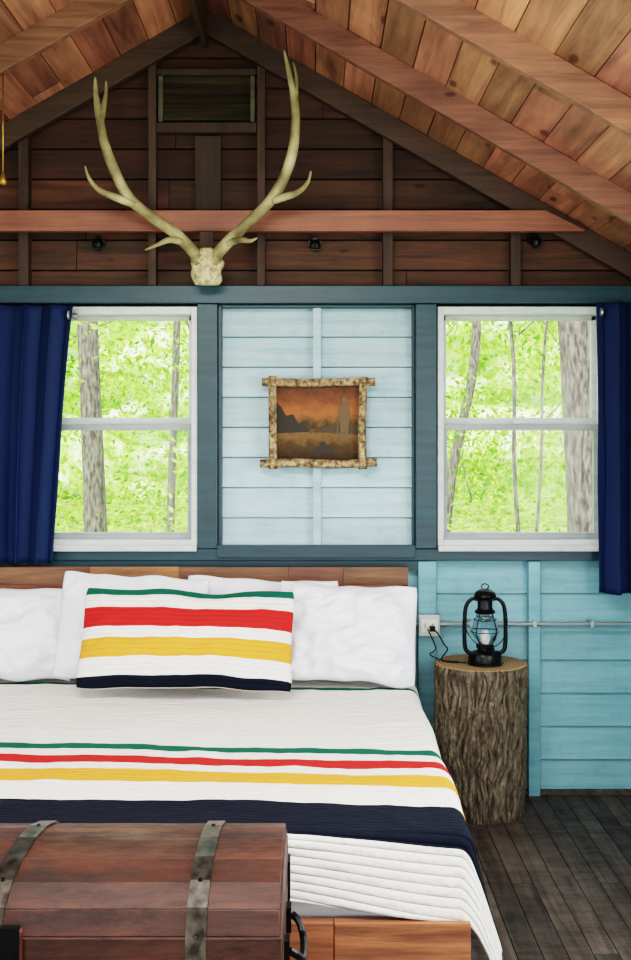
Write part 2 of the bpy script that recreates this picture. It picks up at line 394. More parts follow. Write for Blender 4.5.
# ------------------------------------------------------------ bed
bed=empty('bed',(-.58,4.1,0))
BX0,BX1=-1.58,.42
HT=Z(567,5.2)
mb=MB(); rows=9; rh=(HT-.35)/rows
for r_ in range(rows):
    x=BX0-.02-random.random()*.3
    while x<BX1:
        l=random.uniform(.22,.5); a=max(x,BX0); b_=min(x+l,BX1)
        if b_>a+.01: mb.box(a,b_-.0012,5.20,5.245,.35+r_*rh,.35+(r_+1)*rh-.0012)
        x+=l
mb.make('headboard',M_acacia,bed,bevel=.001)
mb=MB(); mb.box(BX1-.08,BX1,5.205,5.24,0,.349).box(BX0,BX0+.08,5.205,5.24,0,.349)
mb.box(BX1-.08,BX1,3.14,3.22,0,.15).box(BX0,BX0+.08,3.14,3.22,0,.15)
mb.box(BX1-.035,BX1,3.137,5.199,.15,.34).box(BX0,BX0+.035,3.137,5.199,.15,.34)
x=BX0
for l in (.5,.42,.38,.33,.37):
    mb.box(x,x+l-.0015,3.095,3.136,.255,.364); x+=l
x=BX0
for l in (.3,.5,.42,.45,.33):
    mb.box(x,x+l-.0015,3.095,3.136,.145,.2535); x+=l
mb.make('frame',M_acacia,bed,bevel=.003)
mb=MB(); mb.box(BX0+.036,BX1-.036,3.15,5.19,.25,.30); mb.make('slats',M_acacia,bed)
mb=MB(); mb.box(BX0+.045,BX1-.045,3.14,5.15,.345,.575).make('mattress',M_sheet,bed,bevel=.04)
mb=MB(); mb.box(BX0+.04,BX1-.04,3.145,5.19,.30,.344).make('box_spring',M_sheet,bed)
def quilt():
    ex0,ex1=BX0+.03,BX1-.03; yf=3.155; yh=5.12; top=.592; R=.045
    os_=.34; of=.205
    us=list(np.linspace(ex0-os_,ex0,16)[:-1])+list(np.linspace(ex0,ex1,150))+list(np.linspace(ex1,ex1+os_,34)[1:])
    ss=list(np.linspace(0,yh-yf,240))+list(np.linspace(yh-yf,yh-yf+of,30)[1:])
    vs=[];uv=[];fs=[]
    def drop(d):
        q=R*math.pi/2
        if d<q: a=d/R; return R*math.sin(a),R*(1-math.cos(a))
        return R+(d-q)*.21,R+(d-q)*.975
    for s in ss:
        for u in us:
            du=max(0,u-ex1,ex0-u); sx=1 if u>ex1 else -1
            dv=max(0,s-(yh-yf))
            k=min(1,max(0,(u+.15)/.55)); k=k*k*(3-2*k); dv*=1+.28*k
            x=min(max(u,ex0),ex1); y=max(yh-s,yf)
            d=math.hypot(du,dv); z=top
            if d>0:
                o,dn=drop(d); z=top-dn
                ax,ay=du/d,dv/d
                wob=.014*math.sin(s*9+u*2)*min(1,du/.15)+ .008*math.sin(u*8+.7)*min(1,dv/.1)
                x+=sx*ax*(o+wob); y-=ay*(o*.5+wob*.5)
            p=Vector((u*2.2,s*2.2,1.3))
            w=noise.noise(p)*.010+noise.noise(p*3)*.004+noise.noise(Vector((u*9,s*30,4)))*.0016+noise.noise(Vector((u*22,s*26,8)))*.0018
            w+=max(0,1-abs(noise.noise(Vector((u*1.6+s*.7,s*2.6-u*.6,2))))*7)*.003
            if d==0: z+=w
            else:
                w2=noise.noise(Vector((u*9,s*34,4)))*.002
                x+=sx*du/max(d,1e-6)*w2; y-=dv/max(d,1e-6)*w2; z+=w*max(0,1-d/.05)
            c=s-.062*(u+1.2)
            vs.append((x,y,z)); uv.append((u,max(.0,c)/SL))
    n=len(us)
    for j in range(len(ss)-1):
        for i in range(n-1):
            k=j*n+i; fs.append((k,k+n,k+n+1,k+1))
    o=mk('quilt',vs,fs,M_quilt,smooth=True,uv=uv)
    md=o.modifiers.new('s','SOLIDIFY'); md.thickness=.010; md.offset=0
    return o
quilt()
def pillow(name,cx,cy,cz,w,h,T,tilt,roll=0,yaw=0,mat=None,seed=0,wr=.010):
    n=56; vs=[];uv=[];fs=[]
    up=Vector((0,math.sin(tilt),math.cos(tilt))); nn=Vector((0,-math.cos(tilt),math.sin(tilt))); rt=Vector((1,0,0))
    Rm=Matrix.Rotation(yaw,3,'Z')
    for side in (1,-1):
        for j in range(n+1):
            for i in range(n+1):
                u=-1+2*i/n; v=-1+2*j/n
                u=math.sin(u*math.pi/2)*.55+u*.45; v=math.sin(v*math.pi/2)*.55+v*.45
                px=u*(1-.05*(1-v*v)-0.0)*(1-.02*v*v); py=v*(1-.07*(1-u*u))
                px*=1-.035*(abs(u)**6)*(abs(v)**6); py*=1-.035*(abs(u)**6)*(abs(v)**6)
                th=T/2*(max(0,1-abs(u)**2.6)**.55)*(max(0,1-abs(v)**2.4)**.55)
                edge=min(1,4*(1-max(abs(u),abs(v))))
                q=Vector((u*1.5+seed,v*1.5,side*3))
                rdg=1-abs(noise.noise(Vector((u*2.4+v*1.1+seed,v*1.6-u*.8,side*2))))*3
                rdg2=1-abs(noise.noise(Vector((u*3.1-v*2.1+seed*2,v*2.6+u*.8,side*2+5))))*4
                wn=(noise.noise(q*1.3)*1.8+noise.noise(Vector((u*6+seed,v*2,side)))*.7+max(0,rdg)*1.3+max(0,rdg2)*1.0)*wr*edge
                th*=1+.18*(-v)
                cr=math.cos(roll);sr=math.sin(roll); a=px*w/2; b_=py*h/2+noise.noise(Vector((u*2+seed,side*0,v)))*.018*abs(v)
                a,b_=a*cr-b_*sr,a*sr+b_*cr
                P=rt*a+up*b_+nn*(side*th+wn)
                P=Rm@P
                vs.append(Vector((cx,cy,cz))+P); uv.append(((u+1)/2,(v+1)/2))
    m=(n+1)**2
    for sd in (0,1):
        for j in range(n):
            for i in range(n):
                k=sd*m+j*(n+1)+i; q=(k,k+1,k+n+2,k+n+1); fs.append(q if sd==0 else q[::-1])
    o=mk(name,vs,fs,mat or M_pil,smooth=True,uv=uv)
    md=o.modifiers.new('w','WELD'); md.merge_threshold=.0008
    return o
r=math.radians
pillow('pillow',-1.37,5.03,.81,.66,.42,.16,r(16),roll=r(-1),seed=1,wr=.014)
pillow('pillow',-.79,4.95,.85,.66,.465,.14,r(16),roll=r(-3),seed=5,wr=.014)
pillow('pillow',-.24,5.07,.83,.70,.44,.12,r(10),roll=r(-2),seed=9)
pillow('pillow',.135,4.94,.825,.62,.44,.16,r(18),roll=r(-3),seed=14,wr=.016)
pillow('striped_pillow',-.53,4.74,.835,.91,.44,.15,r(27),roll=r(-1.2),mat=M_pst,seed=21,wr=.007)

# ------------------------------------------------------------ chest
ch=empty('storage_chest',(-.465,2.66,0))
cx0,cx1=-.86,-.07
prof=[(2.97,.56),(2.97,.62),(2.94,.672),(2.86,.712),(2.76,.735),(2.65,.745),(2.54,.742),(2.45,.725),(2.385,.695),(2.355,.65),(2.35,.56)]
mb=MB()
grp=[(1,2),(2,4),(4,6),(6,8),(8,9)]
def nrm2(a,b_):
    d=Vector((b_[0]-a[0],b_[1]-a[1])); nr=Vector((d.y,-d.x)).normalized()*.02
    c=Vector(((a[0]+b_[0])/2-2.66,(a[1]+b_[1])/2-.4))
    if nr.dot(c)>0: nr=-nr
    return nr
for i0,i1 in grp:
    pts=[Vector(prof[i]) for i in range(i0,i1+1)]
    g0=(pts[1]-pts[0]).normalized()*.0005; g1=(pts[-1]-pts[-2]).normalized()*.0005
    top_=[p.copy() for p in pts]; top_[0]+=g0; top_[-1]-=g1
    bot=[]
    for k,p in enumerate(top_):
        a=top_[max(k-1,0)]; c=top_[min(k+1,len(top_)-1)]; bot.append(p+nrm2(a,c))
    mb.prism_x([tuple(p) for p in top_]+[tuple(p) for p in reversed(bot)],cx0+.004,cx1-.004)
inner=[(p[0]+(.018 if p[0]<2.6 else -.018),p[1]-.012) for p in prof[1:-1]]
mb.prism_x([(2.95,.575)]+inner+[(2.37,.575)],cx0,cx0+.022); mb.prism_x([(2.95,.575)]+inner+[(2.37,.575)],cx1-.022,cx1)
mb.box(cx0,cx1,2.35,2.372,.56,.649).box(cx0,cx1,2.948,2.97,.56,.619)
mb.box(cx0,cx0+.022,2.372,2.948,.56,.60).box(cx1-.022,cx1,2.372,2.948,.56,.60)
mb.make('lid',M_chest,ch,bevel=.0025)
mb=MB()
for i in range(4):
    z=.05+i*.127
    mb.box(cx0,cx1,2.35,2.375,z,z+.125).box(cx0,cx1,2.945,2.97,z,z+.125).box(cx0,cx0+.024,2.375,2.945,z,z+.125).box(cx1-.024,cx1,2.375,2.945,z,z+.125)
mb.box(cx0+.02,cx1-.02,2.37,2.95,.03,.05)
for a in (cx0+.03,cx1-.09):
    for y in (2.38,2.88): mb.box(a,a+.06,y,y+.06,0,.05)
mb.make('body',M_chest,ch,bevel=.003)
mb=MB()
def off(i,d):
    a=prof[max(i-1,0)];c=prof[min(i+1,len(prof)-1)]; t=Vector((c[0]-a[0],c[1]-a[1])).normalized(); nn_=Vector((-t.y,t.x))
    if nn_.dot(Vector((prof[i][0]-2.66,prof[i][1]-.4)))<0: nn_=-nn_
    return (prof[i][0]+nn_.x*d,prof[i][1]+nn_.y*d)
def strap(xa,xb,d0=.001,d1=.006):
    outer=[off(i,d1) for i in range(len(prof))]; inn=[off(i,d0) for i in range(len(prof))]
    outer[-1]=(2.35-d1,.565); inn[-1]=(2.35-d0,.565); outer[0]=(2.97+d1,.565); inn[0]=(2.97+d0,.565)
    pts=outer+inn[::-1]; n=len(outer)
    v=[(xa,p[0],p[1]) for p in pts]+[(xb,p[0],p[1]) for p in pts]; f=[]; m=2*n
    for i in range(n-1):
        o0,o1,i1,i0=i,i+1,m-2-i,m-1-i
        f+=[(o0,o1,o1+m,o0+m),(i1,i0,i0+m,i1+m),(i0,i1,o1,o0),(o0+m,o1+m,i1+m,i0+m)]
    mb.add(v,f)
for xc in (-.245,-.665):
    strap(xc-.021,xc+.021); mb.box(xc-.021,xc+.021,2.343,2.349,.05,.555)
mb.make('straps',M_iron,ch)
mb=MB()
for i in (2,4,7,9):
    for xc in (-.245,-.665):
        mb.tube([(xc,*off(i,.004)),(xc,*off(i,.0095))],[.006,.004],8,1)
mb.box(-.71,-.60,2.325,2.342,.60,.68); mb.box(-.70,-.61,2.318,2.325,.47,.63)
for yy in (2.58,2.76): mb.box(cx1,cx1+.012,yy-.02,yy+.02,.49,.55)
mb.tube([(cx1+.012,2.57,.525),(cx1+.03,2.58,.51),(cx1+.042,2.62,.485),(cx1+.042,2.72,.485),(cx1+.03,2.76,.51),(cx1+.012,2.77,.525)],[.009]*6,8,3)
for yy in (2.93,): mb.box(cx1,cx1+.006,yy-.03,yy+.03,.50,.60)
mb.make('hardware',M_black,ch)
mb=MB(); mb.box(-.715,-.595,2.328,2.3425,.595,.675).make('latch_block',M_chest,ch,bevel=.004)

# ------------------------------------------------------------ stump
M_bark,nt,b=newmat('bark',(96,84,66),.9)
tc=N(nt,'ShaderNodeTexCoord'); mp=N(nt,'ShaderNodeMapping'); mp.inputs['Scale'].default_value=(22,22,8); L(nt,tc.outputs['Object'],mp.inputs[0])
n1=N(nt,'ShaderNodeTexNoise'); n1.inputs['Scale'].default_value=2.6; n1.inputs['Detail'].default_value=9; n1.inputs['Roughness'].default_value=.75; L(nt,mp.outputs[0],n1.inputs['Vector'])
r1=ramp(nt,[(.33,lin((56,50,42))),(.5,lin((100,90,74))),(.7,lin((156,144,122)))]); L(nt,n1.outputs['Fac'],r1.inputs[0])
at=N(nt,'ShaderNodeAttribute'); at.attribute_name='groove'
r1b=ramp(nt,[(.1,(.42,.38,.35,1)),(.55,(1,1,1,1))]); L(nt,at.outputs['Fac'],r1b.inputs[0])
L(nt,mixc(nt,1.0,r1.outputs[0],r1b.outputs[0],'MULTIPLY'),b.inputs['Base Color']); bump(nt,b,n1.outputs['Fac'],.9,.02)
M_cut,nt,b=newmat('cut_wood',(188,158,116),.8)
stc=(X(481,5.12),5.12)
tc=N(nt,'ShaderNodeTexCoord'); mp=N(nt,'ShaderNodeMapping'); mp.inputs['Location'].default_value=(-stc[0],-stc[1],0); L(nt,tc.outputs['Object'],mp.inputs[0])
wv=N(nt,'ShaderNodeTexWave',wave_type='RINGS',rings_direction='Z'); wv.inputs['Scale'].default_value=22; wv.inputs['Distortion'].default_value=1.5; L(nt,mp.outputs[0],wv.inputs['Vector'])
r2=ramp(nt,[(.2,lin((112,88,60))),(.7,lin((158,130,94)))]); L(nt,wv.outputs['Fac'],r2.inputs[0]); L(nt,r2.outputs[0],b.inputs['Base Color'])
st_=empty('tree_stump_table',(stc[0],stc[1],0))
H=Z(663,5.12); nu,nv=360,140; vs=[];fs=[];gv=[]
for j in range(nv+1):
    t=j/nv; R0=.191+.027*t+.006*math.sin(t*5)
    for i in range(nu):
        a=2*math.pi*i/nu; zz=t*H
        q=Vector((math.cos(a)*1.2,math.sin(a)*1.2,zz*1.4))
        wob=noise.noise(q)*.010
        aa=a+.12*noise.noise(Vector((math.cos(a)*3,math.sin(a)*3,zz*9)))+.05*math.sin(zz*9)
        f1=noise.noise(Vector((math.cos(aa)*13,math.sin(aa)*13,zz*5)))
        f2=noise.noise(Vector((math.cos(aa)*24,math.sin(aa)*24,zz*16+9)))
        rid=1-abs(f1)*3.6; rid=max(0,rid); g=1-rid**1.3
        f3=max(0,1-abs(noise.noise(Vector((math.cos(a)*6+5,math.sin(a)*6,zz*20))))*5)
        d=-.013*(rid**1.3)+.005*f2-.005*f3
        rr=R0+wob+d
        if t>.985: rr-=.004
        vs.append((stc[0]+rr*math.cos(a),stc[1]+rr*math.sin(a)*.97,zz)); gv.append(max(0,min(1,g*.8+f2*.5-f3*.2)))
for j in range(nv):
    for i in range(nu):
        a=j*nu+i;c=j*nu+(i+1)%nu; fs.append((a,c,c+nu,a+nu))
fs.append(tuple(range(nu-1,-1,-1)))
o=mk('bark_trunk',vs,fs,M_bark,st_,smooth=True)
at=o.data.attributes.new('groove','FLOAT','POINT'); at.data.foreach_set('value',gv)
tv=[vs[nv*nu+i] for i in range(nu)]
c=(stc[0],stc[1],H+.001)
tt=[(x_,y_,H) for x_,y_,_ in tv]+[((x_-c[0])*.96+c[0],(y_-c[1])*.96+c[1],H+.004) for x_,y_,_ in tv]
ff=[(i,(i+1)%nu,(i+1)%nu+nu,i+nu) for i in range(nu)]+[tuple(range(nu,2*nu))]
mk('cut_top',tt,ff,M_cut,st_)

# ------------------------------------------------------------ lantern
LC=(X(485,5.07),5.07,H+.005)
la=empty('hurricane_lantern',LC)
mb=MB()
mb.lathe([(0,0),(.072,0),(.078,.004),(.078,.010),(.073,.014),(.073,.040),(.068,.050),(.045,.058),(.034,.062),(.034,.072),(.040,.075),(.040,.084),(.026,.092),(0,.093)],LC)
mb.lathe([(.030,.222),(.044,.226),(.046,.234),(.036,.242),(.033,.25),(.033,.285),(.046,.292),(.05,.30),(.044,.316),(.026,.328),(.012,.332),(0,.333)],LC)
for s_ in (-1,1):
    pts=[(LC[0]+s_*a,LC[1],LC[2]+z) for a,z in ((.060,.046),(.083,.062),(.090,.10),(.090,.17),(.088,.23),(.078,.268),(.055,.288),(.034,.284))]
    mb.tube(pts,[.009,.010,.0095,.009,.009,.009,.008,.007],12,4)
    mb.tube([(LC[0]+s_*.097,LC[1],LC[2]+.205),(LC[0]+s_*.086,LC[1],LC[2]+.205)],[.011,.011],12,1)
for a in (45,135,225,315):
    ca,sa=math.cos(r(a)),math.sin(r(a))
    mb.tube([(LC[0]+ca*q,LC[1]+sa*q,LC[2]+z) for q,z in ((.036,.088),(.058,.13),(.062,.155),(.052,.19),(.036,.226))],[.0022]*5,6,3)
for rr_,z in ((.062,.145),(.050,.197)):
    mb.tube([(LC[0]+rr_*math.cos(r(k*15)),LC[1]+rr_*math.sin(r(k*15)),LC[2]+z) for k in range(25)],[.002]*25,6,1)
mb.tube([(LC[0]+.097*math.cos(r(k)),LC[1]-.10*math.sin(r(k)),LC[2]+.205-.115*math.sin(r(k))) for k in range(0,181,12)],[.0022]*16,6,1)
mb.tube([(LC[0]+.016*math.cos(r(k)),LC[1],LC[2]+.342+.012*math.sin(r(k))) for k in range(0,361,20)],[.0025]*19,6,1)
mb.tube([(LC[0],LC[1]-.03,LC[2]+.078),(LC[0]+.02,LC[1]-.075,LC[2]+.076)],[.002,.002],6,1)
mb.tube([(LC[0]+.019,LC[1]-.073,LC[2]+.076),(LC[0]+.021,LC[1]-.078,LC[2]+.076)],[.011,.011],12,1)
mb.tube([(LC[0]+.05,LC[1]-.03,LC[2]+.045),(LC[0]+.052,LC[1]-.034,LC[2]+.062)],[.013,.013],12,1)
mb.make('frame',M_black,la,smooth=True).modifiers.new('e','EDGE_SPLIT').split_angle=r(40)
M_gl,nt,b=newmat('lantern_glass',(235,245,250),.03); b.inputs['Transmission Weight'].default_value=1; b.inputs['IOR'].default_value=1.15
MB().lathe([(.032,.088),(.048,.11),(.057,.14),(.056,.165),(.046,.195),(.034,.225)],LC).make('globe',M_gl,la,smooth=True)
MB().lathe([(0,.09),(.014,.092),(.014,.10),(.019,.108),(.019,.13),(.012,.148),(0,.15)],LC,16).make('bulb',M_ivory,la,smooth=True)

ou=empty('electrical_outlet',(X(428),5.32,Z(625)))
mb=MB(); a,b_=X(418,5.31),X(440,5.31); z0,z1=Z(636,5.31),Z(614,5.31)
mb.box(a,b_,5.29,5.334,z0,z1).make('box',M_steel,ou,bevel=.004)
MB().box(a+.012,b_-.012,5.284,5.289,z0+.02,z1-.02).make('plate',M_ivory,ou,bevel=.002)
mb=MB()
for dx in (.028,.062):
    for dz in (.0,.012): mb.box(a+dx,a+dx+.004,5.2825,5.2839,z0+.042+dz,z0+.05+dz)
mb.box(a+.05,a+.075,5.262,5.2835,z0+.028,z0+.052)
mb.make('sockets_and_plug',M_black,ou)
zc=Z(624,5.31)
mb=MB(); mb.tube([(b_,5.315,zc),(XW,5.315,zc)],[.0085,.0085],12,1); mb.tube([(X(409),5.315,zc),(a,5.315,zc)],[.0085,.0085],12,1)
mb.tube([(b_-.0,5.315,zc),(b_+.03,5.315,zc)],[.013,.013],12,1)
for px in (470,533,590): mb.box(X(px)-.008,X(px)+.008,5.305,5.33 if px==533 else 5.385,zc-.014,zc+.014)
mb.make('electrical_conduit',M_steel,smooth=False)
mb=MB(); sx=a+.06
mb.tube([(sx,5.262,z0+.04),(sx+.02,5.22,z0+.03),(sx+.05,5.2,z0-.02),(sx+.06,5.17,H+.05),(sx+.03,5.14,H+.015),(sx+.06,5.10,H+.009),(LC[0]-.11,5.09,H+.009),(LC[0]-.083,5.08,H+.010)],[.0032]*8,8,5)
mb.tube([(sx-.02,5.262,z0+.04),(sx+.01,5.2,z0-.035),(sx-.02,5.16,H+.03),(sx+.04,5.13,H+.009),(LC[0]-.11,5.11,H+.009)],[.0028]*5,8,5)
mb.make('power_cord',M_black,smooth=True)

# ------------------------------------------------------------ antlers
M_ant,nt,b=newmat('antler_bone',(150,136,88),.55)
tc=N(nt,'ShaderNodeTexCoord'); n1=N(nt,'ShaderNodeTexNoise'); n1.inputs['Scale'].default_value=9; n1.inputs['Detail'].default_value=6; L(nt,tc.outputs['Object'],n1.inputs['Vector'])
r1=ramp(nt,[(.32,lin((92,80,50))),(.5,lin((142,130,90))),(.7,lin((188,178,140)))]); L(nt,n1.outputs['Fac'],r1.inputs[0]); L(nt,r1.outputs[0],b.inputs['Base Color']); bump(nt,b,n1.outputs['Fac'],.5,.01)
M_skull,nt,b=newmat('skull_bone',(196,182,146),.6)
n1=N(nt,'ShaderNodeTexNoise'); n1.inputs['Scale'].default_value=9; r1=ramp(nt,[(.3,lin((136,112,76))),(.55,lin((196,182,146)))]); L(nt,n1.outputs['Fac'],r1.inputs[0]); L(nt,r1.outputs[0],b.inputs['Base Color'])
an=empty('antlers',(X(207,5.15),5.18,Z(262,5.15)))
mb=MB()
def A(lst,k0=.0):
    pts=[];rd=[]
    for px,py,y,rr in lst:
        pts.append((X(px,y),y,Z(py,y))); rd.append(rr)
    mb.tube(pts,rd,12,5,jit=.12)
A([(201,262,5.17,.026),(192,250,5.15,.027),(176,234,5.11,.026),(152,217,5.06,.024),(130,199,5.02,.024),(116,174,4.98,.023),(105,145,4.96,.021),(99,115,4.95,.017),(96,95,4.95,.012),(95,77,4.96,.004)])
A([(101,125,4.95,.014),(104,106,4.95,.012),(106,92,4.96,.008),(106,81,4.97,.003)])
A([(134,204,5.02,.018),(114,197,4.97,.016),(98,189,4.93,.012),(89,178,4.91,.008),(85,166,4.90,.003)])
A([(184,242,5.12,.017),(170,240,5.06,.014),(157,245,5.02,.009),(145,250,5.0,.003)])
A([(212,262,5.17,.026),(221,250,5.15,.027),(236,234,5.11,.026),(258,214,5.06,.024),(276,193,5.02,.024),(289,165,4.98,.023),(295,135,4.96,.021),(295,105,4.95,.018),(290,78,4.95,.012),(284,50,4.96,.004)])
A([(294,106,4.95,.014),(296,92,4.96,.011),(296,76,4.97,.007),(293,62,4.98,.003)])
A([(274,200,5.02,.018),(288,196,4.97,.016),(300,191,4.93,.012),(308,182,4.91,.008),(311,171,4.90,.003)])
A([(228,243,5.12,.017),(240,240,5.06,.014),(250,241,5.02,.009),(257,238,5.0,.003)])
for px in (200,213):
    A([(px,263,5.17,.030),(px+(-2 if px<206 else 2),259,5.165,.033),(px+(-4 if px<206 else 4),255,5.16,.027)])
mb.make('antler_beams',M_ant,an,smooth=True)
vs=[];fs=[];nn=32
for j in range(25):
    t=j/24
    for i in range(nn):
        a=2*math.pi*i/nn
        w=.066*(math.sin(math.pi*min(1,t*.78+.17))**.5)+.004; w*=1+.22*noise.noise(Vector((math.cos(a)*2.2,math.sin(a)*2.2,t*4)))
        dent=.03*math.exp(-((t-.50)/.12)**2)*(math.exp(-((math.cos(a)-.6)/.22)**2)+math.exp(-((math.cos(a)+.6)/.22)**2)) if math.sin(a)<0 else 0
        vs.append((X(207,5.17)+w*math.cos(a),5.17+(w*.62-dent)*math.sin(a),Z(285,5.17)+t*.165))
for j in range(24):
    for i in range(nn): a=j*nn+i;c=j*nn+(i+1)%nn; fs.append((a,c,c+nn,a+nn))
fs.append(tuple(range(nn-1,-1,-1)));fs.append(tuple(range(24*nn,25*nn)))
mk('skull_plate',vs,fs,M_skull,an,smooth=True)
MB().box(X(207,5.2)-.03,X(207,5.2)+.03,5.19,5.227,Z(262,5.2),Z(232,5.2)).make('mount_plate',M_stud,an)

# ------------------------------------------------------------ picture
M_birch,nt,b=newmat('birch_bark',(206,184,140),.7)
tc=N(nt,'ShaderNodeTexCoord'); n1=N(nt,'ShaderNodeTexNoise'); n1.inputs['Scale'].default_value=40; n1.inputs['Detail'].default_value=6; n1.inputs['Roughness'].default_value=.7; L(nt,tc.outputs['Object'],n1.inputs['Vector'])
r1=ramp(nt,[(.38,lin((58,42,28))),(.48,lin((126,100,68))),(.62,lin((190,166,126)))]); L(nt,n1.outputs['Fac'],r1.inputs[0]); L(nt,r1.outputs[0],b.inputs['Base Color']); bump(nt,b,n1.outputs['Fac'],.4,.006)
pc=empty('framed_picture',(X(319),5.33,Z(423)))
yl=5.315
def PX(p): return X(p,yl)
def PZ(p): return Z(p,yl)
mb=MB()
mb.tube([(PX(262),yl,PZ(382)),(PX(300),yl,PZ(383)),(PX(340),yl,PZ(382)),(PX(375),yl,PZ(382))],[.019,.020,.018,.019],14,4,jit=.1)
mb.tube([(PX(260),yl,PZ(463.5)),(PX(300),yl,PZ(463)),(PX(340),yl,PZ(464)),(PX(377),yl,PZ(462))],[.019,.021,.019,.020],14,4,jit=.1)
mb.tube([(PX(273),yl-.012,PZ(469)),(PX(273),yl-.012,PZ(430)),(PX(272.5),yl-.012,PZ(376))],[.020,.018,.019],14,4,jit=.12)
mb.tube([(PX(362.5),yl-.012,PZ(469)),(PX(362),yl-.012,PZ(430)),(PX(363.5),yl-.012,PZ(377))],[.020,.018,.019],14,4,jit=.12)
mb.make('birch_logs',M_birch,pc,smooth=True)
M_pic,nt,b=newmat('painted_landscape',(90,50,26),.6)
tc=N(nt,'ShaderNodeTexCoord'); sp=N(nt,'ShaderNodeSeparateXYZ'); L(nt,tc.outputs['UV'],sp.inputs[0])
n1=N(nt,'ShaderNodeTexNoise'); n1.inputs['Scale'].default_value=7; n1.inputs['Detail'].default_value=8; n1.inputs['Roughness'].default_value=.7; L(nt,tc.outputs['UV'],n1.inputs['Vector'])
h=math_(nt,'ADD',sp.outputs[1],math_(nt,'MULTIPLY',math_(nt,'SUBTRACT',n1.outputs['Fac'],.5),.5))
r1=ramp(nt,[(.0,lin((38,28,17))),(.2,lin((72,52,28))),(.34,lin((112,84,50))),(.44,lin((54,42,26))),(.52,lin((96,68,40))),(.64,lin((150,88,50))),(.8,lin((112,64,40))),(1.0,lin((66,44,28)))]); L(nt,h,r1.inputs[0]); L(nt,r1.outputs[0],b.inputs['Base Color'])
b.inputs['Specular IOR Level'].default_value=.2
ya=5.33
cs_=[(X(276,ya),ya,Z(460,ya)),(X(361,ya),ya,Z(460,ya)),(X(361,ya),ya,Z(386,ya)),(X(276,ya),ya,Z(386,ya))]
mk('painting',cs_,[(0,1,2,3)],M_pic,pc,uv=[(0,0),(1,0),(1,1),(0,1)])
MB().box(X(276,ya),X(361,ya),ya+.002,5.344,Z(460,ya),Z(386,ya)).make('backing',M_stud,pc)
def P2(u,v,d=.001): return (cs_[0][0]+u*(cs_[1][0]-cs_[0][0]),ya-d,cs_[0][2]+v*(cs_[2][2]-cs_[0][2]))
M_pd,_,_=newmat('paint_dark_umber',(34,27,18),.7); M_pl,_,_=newmat('paint_tan',(92,70,46),.7); M_pm,_,_=newmat('paint_mid_brown',(60,46,28),.7)
mb=MB()
mb.add([P2(u,v) for u,v in ((0,.36),(.40,.38),(.36,.46),(.26,.5),(.2,.62),(.12,.6),(.06,.72),(0,.78))],[tuple(range(8))])
mb.add([P2(u,v,.002) for u,v in ((.44,.10),(.64,.09),(.68,.16),(.6,.19),(.58,.25),(.53,.25),(.5,.19),(.45,.17))],[tuple(range(8))])
mb.make('painted_hills',M_pd,pc)
mb=MB(); mb.add([P2(u,v) for u,v in ((.40,.38),(1,.34),(1,.50),(.85,.47),(.7,.5),(.55,.44))],[tuple(range(6))]); mb.make('painted_ridge',M_pm,pc)
mb=MB()
mb.add([P2(u,v,.0025) for u,v in ((.755,.26),(.785,.26),(.80,.42),(.815,.26),(.85,.26),(.85,.44),(.875,.6),(.86,.70),(.835,.73),(.835,.79),(.86,.80),(.825,.85),(.79,.85),(.76,.80),(.785,.79),(.785,.73),(.75,.69),(.74,.55),(.76,.44))],[tuple(range(19))])
mb.add([P2(u,v,.003) for u,v in ((.71,.28),(.725,.28),(.745,.82),(.735,.82))],[tuple(range(4))])
mb.make('painted_hunter',M_pl,pc)

for px,py in ((98,242),(315,243),(535,240)):
    y=5.34; e=empty('cable_clamp',(X(px,y),5.36,Z(py,y))); mb=MB(); x=X(px,y); z=Z(py,y)
    mb.box(x-.03,x+.03,5.352,5.372,z-.012,z+.012).box(x-.012,x+.012,5.33,5.352,z-.035,z+.03)
    mb.lathe([(0,-.02),(.02,-.018),(.026,0),(.02,.02),(0,.022)],(x,5.325,z-.01),14)
    mb.make('clamp_body',M_black,e)
M_brass,_,_=newmat('brass',(170,130,60),.35,.8)
yc_=4.54
e=empty('pull_cord',(X(3,yc_),yc_,Z(180,yc_))); mb=MB(); x=X(3,yc_)
mb.tube([(x,yc_,Z(172,yc_)),(x,yc_,zl(x)+.002)],[.003,.003],8,1); mb.lathe([(0,-.02),(.012,-.018),(.016,-.004),(.01,.01),(.004,.03),(0,.032)],(x,yc_,Z(180,yc_)),16)
mb.make('cord_and_knob',M_brass,e,smooth=True)

# ------------------------------------------------------------ outdoors
M_ground,nt,b=newmat('forest_ground',(96,120,60),.95)
n1=N(nt,'ShaderNodeTexNoise'); n1.inputs['Scale'].default_value=3; n1.inputs['Detail'].default_value=8
tc=N(nt,'ShaderNodeTexCoord'); L(nt,tc.outputs['Object'],n1.inputs['Vector'])
r1=ramp(nt,[(.35,lin((90,90,50))),(.6,lin((150,190,90)))]); L(nt,n1.outputs[0],r1.inputs[0]); L(nt,r1.outputs[0],b.inputs['Base Color'])
mk('ground_outside',[(-60,-20,-.5),(60,-20,-.5),(60,60,-.5),(-60,60,-.5)],[(0,1,2,3)],M_ground)
M_tb=bpy.data.materials.new('tree_bark'); M_tb.use_nodes=True; nt=M_tb.node_tree; b=nt.nodes['Principled BSDF']; b.inputs['Roughness'].default_value=.9
tc=N(nt,'ShaderNodeTexCoord'); mp=N(nt,'ShaderNodeMapping'); mp.inputs['Scale'].default_value=(26,26,7); L(nt,tc.outputs['Object'],mp.inputs[0])
n1=N(nt,'ShaderNodeTexNoise'); n1.inputs['Scale'].default_value=1.5; n1.inputs['Detail'].default_value=8; L(nt,mp.outputs[0],n1.inputs['Vector'])
